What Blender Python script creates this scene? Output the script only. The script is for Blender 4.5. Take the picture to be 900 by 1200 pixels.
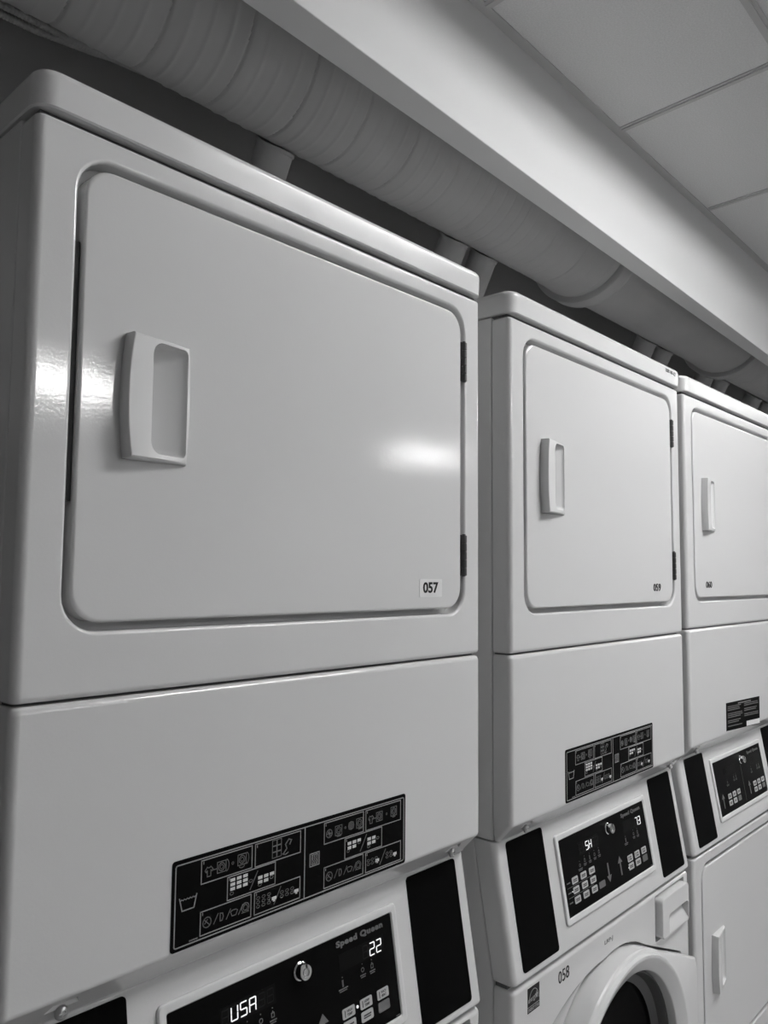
import bpy, bmesh, math, random
from mathutils import Vector, Matrix

random.seed(4)
for o in list(bpy.data.objects):
    bpy.data.objects.remove(o)
scn = bpy.context.scene
col = scn.collection
PI = math.pi

# ---------------------------------------------------------------- camera
cam_d = bpy.data.cameras.new('camera')
cam_d.sensor_fit = 'VERTICAL'
cam_d.sensor_height = 36.0
cam_d.lens = 929.43 / 1200 * 36.0
cam_d.clip_start = 0.01
cam = bpy.data.objects.new('camera', cam_d)
col.objects.link(cam)


def cam_rows(yaw, pitch, roll):
    y, p, r = map(math.radians, (yaw, pitch, roll))
    f = Vector((-math.sin(y) * math.cos(p), math.cos(y) * math.cos(p), math.sin(p)))
    rt = Vector((math.cos(y), math.sin(y), 0))
    up = rt.cross(f)
    return math.cos(r) * rt + math.sin(r) * up, -math.sin(r) * rt + math.cos(r) * up, f


R_, U_, F_ = cam_rows(-47.3594, 4.5275, 0.4906)
mw = Matrix((R_, U_, -F_)).transposed().to_4x4()
mw.translation = (-0.2711, -0.6688, 1.5376)
cam.matrix_world = mw
scn.camera = cam

# ---------------------------------------------------------------- world, exposure
world = bpy.data.worlds.new('world')
scn.world = world
world.use_nodes = True
world.node_tree.nodes['Background'].inputs[0].default_value = (0.02, 0.02, 0.02, 1)
world.node_tree.nodes['Background'].inputs[1].default_value = 1.0
scn.view_settings.view_transform = 'Standard'
scn.view_settings.look = 'None'
scn.view_settings.gamma = 1.0
scn.view_settings.exposure = 0.0
scn.view_settings.use_curve_mapping = False
LAMP_POWER = 94.0        # radiance of the ceiling light tubes


# ---------------------------------------------------------------- materials
def mat(name, v, rough=0.5, spec=0.5, metal=0.0, emit=0.0, bump=None, noise=None, coat=0.0):
    m = bpy.data.materials.new(name)
    m.use_nodes = True
    nt = m.node_tree
    b = nt.nodes['Principled BSDF']
    b.inputs['Base Color'].default_value = (v, v, v, 1)
    b.inputs['Roughness'].default_value = rough
    b.inputs['Specular IOR Level'].default_value = spec
    b.inputs['Metallic'].default_value = metal
    b.inputs['Coat Weight'].default_value = coat
    if emit:
        b.inputs['Emission Color'].default_value = (1, 1, 1, 1)
        b.inputs['Emission Strength'].default_value = emit
    tc = nt.nodes.new('ShaderNodeTexCoord')
    if noise:                                   # (scale, amount): soft blotches of wear in the colour
        n = nt.nodes.new('ShaderNodeTexNoise')
        n.inputs['Scale'].default_value = noise[0]
        n.inputs['Detail'].default_value = 5
        r = nt.nodes.new('ShaderNodeMapRange')
        r.inputs['From Min'].default_value = 0.3
        r.inputs['From Max'].default_value = 0.7
        r.inputs['To Min'].default_value = v * (1 - noise[1])
        r.inputs['To Max'].default_value = v * (1 + noise[1])
        nt.links.new(tc.outputs['Object'], n.inputs['Vector'])
        nt.links.new(n.outputs['Fac'], r.inputs['Value'])
        nt.links.new(r.outputs['Result'], b.inputs['Base Color'])
    if bump:                                    # (scale, strength, distance)
        n = nt.nodes.new('ShaderNodeTexNoise')
        n.inputs['Scale'].default_value = bump[0]
        n.inputs['Detail'].default_value = 2
        bp = nt.nodes.new('ShaderNodeBump')
        bp.inputs['Strength'].default_value = bump[1]
        bp.inputs['Distance'].default_value = bump[2]
        nt.links.new(tc.outputs['Object'], n.inputs['Vector'])
        nt.links.new(n.outputs['Fac'], bp.inputs['Height'])
        nt.links.new(bp.outputs['Normal'], b.inputs['Normal'])
    return m


M = {
    'enamel': mat('white_enamel', 0.62, 0.095, 0.5, bump=(330, 0.13, 0.0005)),
    'cap_enamel': mat('cap_enamel', 0.62, 0.15, 0.5, bump=(26, 0.20, 0.0015)),
    'plastic': mat('white_plastic', 0.68, 0.18, 0.5),
    'seam': mat('dark_seam', 0.10, 0.6, 0.3),
    'rubber': mat('black_rubber', 0.02, 0.6, 0.3),
    'hinge': mat('gunmetal_hinge', 0.10, 0.35, 0.5, metal=0.8),
    'chrome': mat('chrome', 0.75, 0.15, 0.5, metal=1.0),
    'steel': mat('screw_steel', 0.45, 0.3, 0.5, metal=1.0),
    'glossblack': mat('black_overlay', 0.003, 0.3, 0.03),
    'matblack': mat('black_inlay', 0.0025, 0.4, 0.015),
    'labelblack': mat('black_label_film', 0.003, 0.5, 0.03),
    'display': mat('display_window', 0.006, 0.3, 0.03),
    'ghost': mat('unlit_segment', 0.014, 0.5, 0.03),
    'lit': mat('lit_segment', 0.4, 0.5, 0.1, emit=0.85),
    'mark_dim': mat('grey_print_dim', 0.16, 0.6, 0.2),
    'mark': mat('grey_print', 0.30, 0.6, 0.2),
    'mark_faint': mat('grey_print_faint', 0.14, 0.6, 0.2),
    'mark_white': mat('white_print', 0.62, 0.6, 0.2),
    'key': mat('grey_key', 0.42, 0.5, 0.3),
    'key_dark': mat('dark_grey_key', 0.12, 0.5, 0.3),
    'key_text': mat('key_print', 0.06, 0.6, 0.2),
    'logo_grey': mat('dark_grey_logo', 0.12, 0.5, 0.2),
    'ink': mat('black_ink', 0.008, 0.5, 0.2),
    'ink_grey': mat('worn_ink', 0.12, 0.5, 0.2),
    'paper': mat('sticker_paper', 0.69, 0.45, 0.4),
    'glass_dark': mat('dark_door_glass', 0.0015, 0.12, 0.008),
    'ring_grey': mat('grey_door_liner', 0.05, 0.4, 0.4),
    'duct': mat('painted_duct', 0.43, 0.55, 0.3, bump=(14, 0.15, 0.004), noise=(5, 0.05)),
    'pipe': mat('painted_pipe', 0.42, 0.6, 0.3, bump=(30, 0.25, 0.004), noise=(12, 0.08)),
    'conduit': mat('grey_conduit', 0.40, 0.5, 0.4),
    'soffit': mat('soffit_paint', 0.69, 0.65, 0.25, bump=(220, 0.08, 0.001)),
    'wall': mat('wall_paint', 0.54, 0.75, 0.2, bump=(160, 0.1, 0.001)),
    'wall_back': mat('back_wall_paint', 0.37, 0.85, 0.15, bump=(90, 0.15, 0.002)),
    'tile': mat('ceiling_tile', 0.68, 0.9, 0.1, bump=(300, 0.35, 0.0015), noise=(260, 0.07)),
    'grid': mat('ceiling_grid_metal', 0.50, 0.5, 0.3),
    'lamp_frame': mat('lamp_frame', 0.7, 0.5, 0.3),
    'tube': mat('lamp_tube', 0.8, 0.5, 0.3, emit=LAMP_POWER),
}


def floor_mat():
    m = bpy.data.materials.new('floor_tile')
    m.use_nodes = True
    nt = m.node_tree
    b = nt.nodes['Principled BSDF']
    b.inputs['Roughness'].default_value = 0.5
    tc = nt.nodes.new('ShaderNodeTexCoord')
    br = nt.nodes.new('ShaderNodeTexBrick')
    br.offset = 0.0
    br.inputs['Color1'].default_value = (0.42, 0.42, 0.42, 1)
    br.inputs['Color2'].default_value = (0.46, 0.46, 0.46, 1)
    br.inputs['Mortar'].default_value = (0.2, 0.2, 0.2, 1)
    br.inputs['Scale'].default_value = 1.0
    br.inputs['Mortar Size'].default_value = 0.004
    br.inputs['Brick Width'].default_value = 0.305
    br.inputs['Row Height'].default_value = 0.305
    nt.links.new(tc.outputs['Object'], br.inputs['Vector'])
    nt.links.new(br.outputs['Color'], b.inputs['Base Color'])
    return m


M['floor'] = floor_mat()


# ---------------------------------------------------------------- mesh helpers
def link(name, me, m, parent=None, loc=None):
    o = bpy.data.objects.new(name, me)
    if m is not None:
        me.materials.clear()
        me.materials.append(m)
    col.objects.link(o)
    if parent is not None:
        o.parent = parent
    if loc is not None:
        o.location = loc
    return o


def finish(me, smooth):
    for p in me.polygons:
        p.use_smooth = bool(smooth)
    if smooth:
        me.set_sharp_from_angle(angle=math.radians(smooth))


def obj(name, bm, m, parent=None, smooth=None, cut=None, bevel=None, loc=None):
    """Link a bmesh as one object; CUT is a bmesh subtracted from it, BEVEL rounds its sharp edges."""
    bmesh.ops.recalc_face_normals(bm, faces=bm.faces)
    me = bpy.data.meshes.new(name)
    bm.to_mesh(me)
    bm.free()
    if cut or bevel:
        tmp = bpy.data.objects.new('work', me)
        col.objects.link(tmp)
        extra = []
        for c in (cut or []):
            bmesh.ops.recalc_face_normals(c, faces=c.faces)
            cm = bpy.data.meshes.new('cutter')
            c.to_mesh(cm)
            c.free()
            co = bpy.data.objects.new('cutter', cm)
            col.objects.link(co)
            extra.append(co)
            md = tmp.modifiers.new('cut', 'BOOLEAN')
            md.operation = 'DIFFERENCE'
            md.solver = 'EXACT'
            md.object = co
        if bevel:
            bv = tmp.modifiers.new('round', 'BEVEL')
            bv.width = bevel
            bv.segments = 3
            bv.limit_method = 'ANGLE'
            bv.angle_limit = math.radians(42)
        dg = bpy.context.evaluated_depsgraph_get()
        new = bpy.data.meshes.new_from_object(tmp.evaluated_get(dg))
        bpy.data.objects.remove(tmp)
        for co in extra:
            bpy.data.objects.remove(co)
        me = new
        me.name = name
    finish(me, smooth)
    o = link(name, me, m, parent, loc)
    if smooth:
        wn = o.modifiers.new('face normals', 'WEIGHTED_NORMAL')
        wn.keep_sharp = True
        wn.weight = 90
    return o


def thing(name, label, cat, loc=(0, 0, 0), rot=(0, 0, 0), group=None):
    o = bpy.data.objects.new(name, None)
    o.empty_display_size = 0.1
    col.objects.link(o)
    o.location = loc
    o.rotation_euler = rot
    tag(o, label, cat, group)
    return o


def tag(o, label, cat, group=None):
    o['label'] = label
    o['category'] = cat
    if group:
        o['group'] = group
    return o


def struct(name, bm, m, smooth=None, bevel=None):
    o = obj(name, bm, m, None, smooth, bevel=bevel)
    o['kind'] = 'structure'
    return o


def add_box(bm, x0, x1, y0, y1, z0, z1):
    vs = [bm.verts.new(p) for p in ((x0, y0, z0), (x1, y0, z0), (x1, y1, z0), (x0, y1, z0),
                                    (x0, y0, z1), (x1, y0, z1), (x1, y1, z1), (x0, y1, z1))]
    for f in ((0, 3, 2, 1), (4, 5, 6, 7), (0, 1, 5, 4), (1, 2, 6, 5), (2, 3, 7, 6), (3, 0, 4, 7)):
        bm.faces.new([vs[i] for i in f])
    return vs


def box(*a):
    bm = bmesh.new()
    add_box(bm, *a)
    return bm


def loft(secs, cap0=True, cap1=True, bm=None):
    bm = bm or bmesh.new()
    rings = [[bm.verts.new(p) for p in s] for s in secs]
    n = len(rings[0])
    for a, b in zip(rings, rings[1:]):
        for i in range(n):
            j = (i + 1) % n
            bm.faces.new((a[i], a[j], b[j], b[i]))
    if cap0:
        bm.faces.new(list(reversed(rings[0])))
    if cap1:
        bm.faces.new(rings[-1])
    return bm


def rrect(a0, a1, b0, b1, r, n=7):
    """Rounded rectangle as (a, b) pairs; r = one radius or (r00, r10, r11, r01)."""
    if not isinstance(r, (tuple, list)):
        r = (r, r, r, r)
    out = []
    for (ca, cb, rr, s) in ((a0 + r[0], b0 + r[0], r[0], PI), (a1 - r[1], b0 + r[1], r[1], 1.5 * PI),
                            (a1 - r[2], b1 - r[2], r[2], 0.0), (a0 + r[3], b1 - r[3], r[3], 0.5 * PI)):
        for i in range(n + 1):
            t = s + i * (PI / 2) / n
            out.append((ca + rr * math.cos(t), cb + rr * math.sin(t)))
    return out


def tube_secs(path, r, n=16):
    """Rings along a 3D polyline; r = radius or list of radii."""
    path = [Vector(p) for p in path]
    secs = []
    ref = None
    for i, p in enumerate(path):
        d = (path[min(i + 1, len(path) - 1)] - path[max(i - 1, 0)]).normalized()
        if ref is None:
            ref = d.orthogonal().normalized()
        u = (ref - d * ref.dot(d)).normalized()
        ref = u
        v = d.cross(u)
        rr = r[i] if isinstance(r, (list, tuple)) else r
        secs.append([p + rr * (math.cos(2 * PI * k / n) * u + math.sin(2 * PI * k / n) * v) for k in range(n)])
    return secs


def lathe(prof, center, axis, n=32, cap0=True, cap1=True, bm=None):
    """prof = list of (distance along axis, radius)."""
    axis = Vector(axis).normalized()
    u = axis.orthogonal().normalized()
    v = axis.cross(u)
    c = Vector(center)
    secs = [[c + axis * h + r * (math.cos(2 * PI * k / n) * u + math.sin(2 * PI * k / n) * v) for k in range(n)]
            for h, r in prof]
    return loft(secs, cap0, cap1, bm)


# planes that carry prints: pl(u, v, h) -> point
def face_plane(u, v, h=0.0):
    return Vector((u, -h, v))


CON_Y, CON_Z, CON_K = -0.005, 0.951, 0.175
CN = Vector((0, -1, CON_K)).normalized()


def con_y(z):
    return CON_Y + CON_K * (z - CON_Z)


def console_plane(u, v, h=0.0):
    return Vector((u, con_y(v), v)) + CN * h


def slab(pl, pts, h0, h1, bm=None):
    return loft([[pl(u, v, h0) for u, v in pts], [pl(u, v, h1) for u, v in pts]], bm=bm)


def quad(bm, pl, pts, h0, h1):
    slab(pl, pts, h0, h1, bm)


def stroke(bm, pl, pts, w, h0, h1, closed=False):
    pts = [Vector(p) for p in pts]
    if closed:
        pts = pts + [pts[0]]
    for a, b in zip(pts, pts[1:]):
        d = b - a
        if d.length < 1e-7:
            continue
        d.normalize()
        n = Vector((-d.y, d.x)) * w / 2
        e = d * w * 0.45
        quad(bm, pl, [a - e - n, b + e - n, b + e + n, a - e + n], h0, h1)


def ellipse(cx, cy, rx, ry=None, n=18, a0=0.0, a1=2 * PI):
    ry = rx if ry is None else ry
    full = abs(a1 - a0 - 2 * PI) < 1e-6
    m = n if full else n + 1
    return [(cx + rx * math.cos(a0 + (a1 - a0) * i / n), cy + ry * math.sin(a0 + (a1 - a0) * i / n)) for i in range(m)]


def text_faces(bm, pl, s, u0, v0, width, height, h0, h1, bold=0.0, rot=0.0, space=1.0):
    """Letters filling WIDTH x HEIGHT with their lower left corner at (u0, v0)."""
    cu = bpy.data.curves.new('letters', 'FONT')
    cu.body = s
    cu.size = 1.0
    cu.offset = bold
    cu.space_character = space
    cu.resolution_u = 3
    o = bpy.data.objects.new('letters', cu)
    col.objects.link(o)
    dg = bpy.context.evaluated_depsgraph_get()
    me = bpy.data.meshes.new_from_object(o.evaluated_get(dg))
    bpy.data.objects.remove(o)
    xs = [v.co.x for v in me.vertices]
    ys = [v.co.y for v in me.vertices]
    sx = width / (max(xs) - min(xs))
    sy = height / (max(ys) - min(ys))
    mx, my = min(xs), min(ys)
    t = bmesh.new()
    t.from_mesh(me)
    bpy.data.meshes.remove(me)
    bmesh.ops.remove_doubles(t, verts=t.verts, dist=1e-4)
    c, sn = math.cos(rot), math.sin(rot)

    def place(p, h):
        a, b = (p.x - mx) * sx, (p.y - my) * sy
        return pl(u0 + a * c - b * sn, v0 + a * sn + b * c, h)
    top = {}
    bot = {}
    for v in t.verts:
        top[v.index] = bm.verts.new(place(v.co, h1))
        bot[v.index] = bm.verts.new(place(v.co, h0))
    for f in t.faces:
        bm.faces.new([top[v.index] for v in f.verts])
    for e in t.edges:
        if len(e.link_faces) == 1:
            a, b = e.verts[0].index, e.verts[1].index
            bm.faces.new((top[a], top[b], bot[b], bot[a]))
    t.free()


SEG = {'0': 'abcdef', '1': 'bc', '2': 'abged', '3': 'abgcd', '4': 'fgbc', '5': 'afgcd', '6': 'afgedc', '7': 'abc',
       '8': 'abcdefg', '9': 'abcdfg', 'U': 'bcdef', 'S': 'afgcd', 'A': 'abcefg', 'H': 'bcefg', ' ': ''}


def digit(bm, pl, ch, u, v, w, h, h0, h1, th, invert=False):
    on = SEG[ch]
    if invert:
        on = ''.join(c for c in 'abcdefg' if c not in on)
    sl = 0.06 * h

    def P(a, b):
        return (u + a * w + b * sl, v + b * h)
    g = 0.10
    seg = {'a': (P(g, 1), P(1 - g, 1)), 'g': (P(g, .5), P(1 - g, .5)), 'd': (P(g, 0), P(1 - g, 0)),
           'f': (P(0, .56), P(0, .95)), 'b': (P(1, .56), P(1, .95)), 'e': (P(0, .05), P(0, .44)), 'c': (P(1, .05), P(1, .44))}
    for c in on:
        stroke(bm, pl, seg[c], th, h0, h1)


# ---------------------------------------------------------------- the room
X0, X1, Y0, Y1, ZF, ZC = -1.3, 8.2, -6.0, 0.92, -0.026, 2.7076
struct('floor', box(X0, X1, Y0, Y1, ZF - 0.1, ZF), M['floor'])
struct('wall_back', box(X0, X1, Y1, Y1 + 0.1, ZF, 3.2), M['wall_back'])
struct('wall_front', box(X0, X1, Y0 - 0.1, Y0, ZF, 3.2), M['wall'])
struct('wall_left', box(X0 - 0.1, X0, Y0, Y1, ZF, 3.2), M['wall_back'])
struct('wall_right', box(X1, X1 + 0.1, Y0, Y1, ZF, 3.2), M['wall'])


def soff_y(x):
    return 0.2405 + 0.006 * x


def soff_z(x):
    return 2.454 - 0.0268 * x


# bulkhead hanging down from the ceiling in front of the ducts
secs = []
for x in (X0, X1):
    secs.append([(x, soff_y(x), soff_z(x)), (x, 0.3085, soff_z(x) + 0.0015), (x, 0.3085, 3.2), (x, soff_y(x), 3.2)])
struct('wall_soffit', loft(secs), M['soffit'], bevel=0.002)
LIGHTS = []
TX0, TP, TK = 1.003, 0.609, 0.055      # first cross tee, pitch, skew of the grid
for (k, ly) in ((0, -1.02), (6, -1.02)):
    LIGHTS.append((TX0 + (k + 1) * TP - TK * min(1.85, 0.25 - ly), ly, k + 1))
LIGHTS += [(1.95, -4.139, 0), (5.76, -4.40, 0)]
LW, LH = TP - 0.022, 0.283
cuts = [box(x - LW, x + LW, y - LH, y + LH, ZC - 0.05, ZC + 0.1) for x, y, k in LIGHTS]
ceil = obj('ceiling', loft([[(x, Y0, ZC), (x, soff_y(x), ZC), (x, soff_y(x), ZC + 0.05), (x, Y0, ZC + 0.05)] for x in (X0, X1)]), M['tile'], cut=cuts)
ceil['kind'] = 'structure'
struct('ceiling_plenum', box(X0, X1, 0.3085, Y1, 3.15, 3.2), M['wall_back'])

trim_n = [0]


def trim(bm):
    trim_n[0] += 1
    return struct('trim_%d' % trim_n[0], bm, M['grid'])


# angle along the soffit, then the grid of tees; every tee has a raised centre step
trim(loft([[(x, soff_y(x) - 0.022, ZC - 0.003), (x, soff_y(x), ZC - 0.003), (x, soff_y(x), ZC + 0.001), (x, soff_y(x) - 0.022, ZC + 0.001)] for x in (X0, X1)]))
mains = [-0.174, -0.715] + [-1.325 - 0.61 * k for k in range(4)]
for y in mains:
    bm = box(X0, X1, y - 0.012, y + 0.012, ZC - 0.0025, ZC + 0.001)
    add_box(bm, X0, X1, y - 0.004, y + 0.004, ZC - 0.005, ZC + 0.001)
    trim(bm)
for k in range(-4, 12):
    x = TX0 + TP * k
    if x < X0 + 0.4 or x > X1 - 0.05:
        continue
    bm = bmesh.new()
    ya, yb = Y0, 0.2405 - 0.012

    def xs(y):
        return x - TK * (0.25 - y) if y > -1.6 else x - TK * 1.85
    for (w, zz) in ((0.012, ZC - 0.0027), (0.004, ZC - 0.0052)):
        spans = [(yb, -1.6), (-1.6, ya)]
        if k in (1, 7):                # no tee across the middle of a light
            spans = [(yb, -0.715), (-1.325, -1.6), (-1.6, -3.7)]
        if k not in (1, 7):
            spans = [(yb, -1.6), (-1.6, -3.7)]
        for a, b in spans:
            loft([[(xs(y) - w, y, zz), (xs(y) + w, y, zz), (xs(y) + w, y, ZC + 0.001), (xs(y) - w, y, ZC + 0.001)] for y in (a, b)], bm=bm)
    trim(bm)

for (lx, ly, k), lab in zip(LIGHTS, ('recessed ceiling light nearest the white dryers, set in the ceiling grid',
                                     'recessed ceiling light farther along the row in front of the dryers',
                                     'recessed ceiling light across the room from the first dryer',
                                     'recessed ceiling light in the far corner across the room')):
    t = thing('ceiling_light', lab, 'light', (lx, ly, ZC), group='recessed ceiling lights')
    w, h = LW, LH
    rr = lambda e, z: [(a, b, z) for a, b in rrect(-w + e, w - e, -h + e, h - e, 0.004, 2)]
    bm = loft([rr(-0.006, -0.003), rr(0.006, -0.003), rr(0.006, 0.0), rr(0.03, 0.085), rr(0.0, 0.092), rr(0.0, 0.0), rr(-0.006, -0.001)], False, False)
    bm2 = loft([rr(0.029, 0.084), rr(0.029, 0.090)], bm=bm)
    obj('lamp_housing', bm, M['lamp_frame'], t)
    for ty in ((-0.17, 0.0, 0.17) if lx < 4 else (0.0, 0.17)):
        obj('lamp_tube', lathe([(0, 0.013), (2 * (w - 0.05), 0.013)], (-w + 0.05, ty, 0.036), (1, 0, 0), 12), M['tube'], t, 40)


# ---------------------------------------------------------------- the machines
XL, W = 0.008, 0.660             # left and right faces of a machine
ZDT, ZDB, ZPT, ZSEAM, ZFB = 1.9156, 1.4851, 1.9382, 1.4268, 1.1803
XDL, XDR = 0.0474, 0.6216
PY = 0.0320                       # depth that the front panels wrap round the sides


def shell(x0, x1, z0, z1, ytop=0.0, yback=PY, rv=0.0085, rt=0.005, rb=0.005, yfun=None, dfun=None):
    """A front panel: rounded upright corners, rounded top and bottom edges."""
    secs = []

    def sec(z, ins):
        yf = yfun(z) if yfun else ytop
        yb = dfun(z) if dfun else yback
        r = max(0.002, rv - ins * 0.4)
        r = min(r, (yb - yf - ins) * 0.9)
        return [(a, b, z) for a, b in rrect(x0 + ins * 0.6, x1 - ins * 0.6, yf + ins, yb, (r, r, 0.0008, 0.0008))]
    for i in range(6):
        t = i / 5 * PI / 2
        secs.append(sec(z0 + rb * (1 - math.cos(t)), rb * (1 - math.sin(t))))
    for i in range(6):
        t = i / 5 * PI / 2
        secs.append(sec(z1 - rt * (1 - math.sin(t)), rt * (1 - math.cos(t))))
    return secs


def recess_cutter(x0, x1, z0, z1, r, depth, lip=0.004):
    secs = [[(a, -0.02, b) for a, b in rrect(x0 - lip, x1 + lip, z0 - lip, z1 + lip, r + lip)]]
    for i in range(6):
        t = PI / 2 * (1 - i / 5)
        e = lip * (1 - math.cos(t))
        d = lip * (1 - math.sin(t))
        secs.append([(a, d, b) for a, b in rrect(x0 - e, x1 + e, z0 - e, z1 + e, r + e)])
    secs.append([(a, depth, b) for a, b in rrect(x0, x1, z0, z1, r)])
    return loft(secs)


def handle_outline(dz, e=0.0, n=12):
    """Bowed outline of the pull, grown by e."""
    z0, z1 = 1.6425 + dz, 1.7605 + dz
    zc, hz = (z0 + z1) / 2, (z1 - z0) / 2
    pts = []
    for i in range(n + 1):            # right edge upwards
        s = -1 + 2 * i / n
        pts.append((0.1660 + 0.0025 * (1 - s * s) + e, zc + s * (hz + e)))
    for i in range(n + 1):            # left edge downwards
        s = 1 - 2 * i / n
        pts.append((0.0985 - 0.0045 * (1 - s * s) - e, zc + s * (hz + e)))
    return pts


def handle_height(u):
    s = (u - 0.094) / (0.168 - 0.094)
    s = min(1, max(0, s))
    return 0.0150 - 0.0120 * s ** 1.3


def pocket_cutter(dz):
    """Finger pocket: deep at the left, running out to the right rim."""
    z0, z1 = 1.6490 + dz, 1.7560 + dz
    fl = lambda a: 0.0185 - 0.0205 * max(0.0, (a - 0.1215) / 0.0425)
    base = []
    for (yy, e, d) in ((-0.04, 0.0, 0), (None, 0.0, -0.0045), (None, 0.0012, -0.0018), (None, 0.0035, -0.0004), (None, 0.0080, 0.0)):
        base.append([(a, yy if yy is not None else fl(a) + d, b) for a, b in rrect(0.1205 + e, 0.1643 - e * 0.6, z0 + e, z1 - e, (0.012 - e * 0.5, 0.005 - e * 0.3, 0.005 - e * 0.3, 0.012 - e * 0.5), 6)])
    return loft(base)


def make_handle(dz, parent):
    ol = handle_outline(dz)
    inn = handle_outline(dz, -0.0022)
    secs = [[(u, 0.0204, v) for u, v in ol], [(u, 0.0, v) for u, v in ol],
            [(u, -max(0.001, handle_height(u) - 0.0022), v) for u, v in handle_outline(dz, -0.0004)],
            [(u, -max(0.0016, handle_height(u) - 0.0006), v) for u, v in handle_outline(dz, -0.0011)],
            [(u, -handle_height(u), v) for u, v in inn]]
    # front face as strips so that it bends with the height
    bm = bmesh.new()
    rings = [[bm.verts.new(p) for p in s] for s in secs]
    n = len(rings[0])
    for a, b in zip(rings, rings[1:]):
        for i in range(n):
            j = (i + 1) % n
            bm.faces.new((a[i], a[j], b[j], b[i]))
    bm.faces.new(list(reversed(rings[0])))
    half = n // 2
    right, left = rings[-1][:half], list(reversed(rings[-1][half:]))
    K = 8
    grid = []
    for r, l in zip(right, left):
        row = [l]
        for k in range(1, K):
            p = l.co.lerp(r.co, k / K)
            p.y = -handle_height(p.x)
            row.append(bm.verts.new(p))
        row.append(r)
        grid.append(row)
    for a, b in zip(grid, grid[1:]):
        for k in range(K):
            bm.faces.new((a[k], a[k + 1], b[k + 1], b[k]))
    return obj('handle', bm, M['plastic'], parent, 38, cut=[pocket_cutter(dz)], bevel=0.0009)


def make_hinge(z0, z1, parent):
    bm = bmesh.new()
    n = 5
    for k in range(n):
        a = z0 + (z1 - z0) * k / n
        b = z0 + (z1 - z0) * (k + 1) / n
        lathe([(0, 0.0034), (0.0006, 0.0042), (b - a - 0.0014, 0.0042), (b - a - 0.0008, 0.0034)], (0.6205, -0.0002, a), (0, 0, 1), 14, bm=bm)
    add_box(bm, 0.6155, 0.6205, 0.001, 0.003, z0, z1)
    add_box(bm, 0.6205, 0.6255, -0.0012, 0.003, z0 + 0.001, z1 - 0.001)
    lathe([(0, 0.0025), (z1 - z0 + 0.002, 0.0025)], (0.6205, 0.0, z0 - 0.001), (0, 0, 1), 10, bm=bm)
    return obj('hinge', bm, M['hinge'], parent, 35)


def dryer_front(root, dz, number, number_at, sticker):
    bm = loft(shell(XL, W, ZSEAM + 0.001 + dz, ZPT + dz, rt=0.004, rb=0.006))
    obj('door_frame', bm, M['enamel'], root, 32, cut=[recess_cutter(XDL, XDR, ZDB + dz, ZDT + dz, 0.033, 0.021)])
    # door leaf
    g = 0.0068
    secs = []
    x0, x1, z0, z1 = XDL + g, XDR - g, ZDB + g + 0.001 + dz, ZDT - g + dz
    for i in range(6):
        t = i / 5 * PI / 2
        r = 0.0032
        e = r * (1 - math.sin(t))
        secs.append([(a, 0.0005 + r * (1 - math.cos(t)) if False else 0.0005 + r * (1 - math.sin(t + 0)) * 0 + r * math.cos(t) * 0 + r * (1 - math.sin(PI / 2 - t)), b) for a, b in rrect(x0 + r * (1 - math.sin(t)), x1 - r * (1 - math.sin(t)), z0 + r * (1 - math.sin(t)), z1 - r * (1 - math.sin(t)), 0.028)])
    secs.append([(a, 0.0208, b) for a, b in rrect(x0, x1, z0, z1, 0.028)])
    hc = [[(u, -0.02, v) for u, v in handle_outline(dz, 0.0002)], [(u, 0.0206, v) for u, v in handle_outline(dz, 0.0002)]]
    door = obj('door', loft(secs), M['enamel'], root, 32, cut=[loft(hc)])
    make_handle(dz, door)
    if sticker:
        u, v = number_at
        bm = slab(face_plane, rrect(u - 0.0068, u + 0.0400, v - 0.0052, v + 0.0185, 0.0015, 3), -0.0004, 0.0000)
        obj('number_sticker', bm, M['paper'], door)
    if number:
        bm = bmesh.new()
        text_faces(bm, face_plane, number, number_at[0], number_at[1], 0.0315 if sticker else 0.034, 0.0145, -0.0003, 0.0004, bold=0.028 if sticker else 0.006)
        obj('number_print', bm, M['ink'], door)
    bm = box(XDL + 0.0008, XDL + 0.006, 0.006, 0.0209, 1.60 + dz, 1.835 + dz)  # plain black strip set into the left door gap
    obj('door_gap_strip', bm, M['rubber'], root)
    make_hinge(1.8123 + dz, 1.869 + dz, root)
    make_hinge(1.5372 + dz, 1.5942 + dz, root)


def screw(root, x, z, y):
    bm = lathe([(0.006, 0.0030), (0, 0.0030), (0, 0.0062), (-0.002, 0.0060), (-0.0036, 0.0046), (-0.0042, 0.0028), (-0.0030, 0.0020), (-0.0030, 0.0002)],
               (x, y, z), (0, 1, 0), 20)
    add_box(bm, x - 0.0036, x + 0.0036, y - 0.0044, y - 0.003, z - 0.0006, z + 0.0006)
    obj('screw', bm, M['steel'], root, 35)


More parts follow.
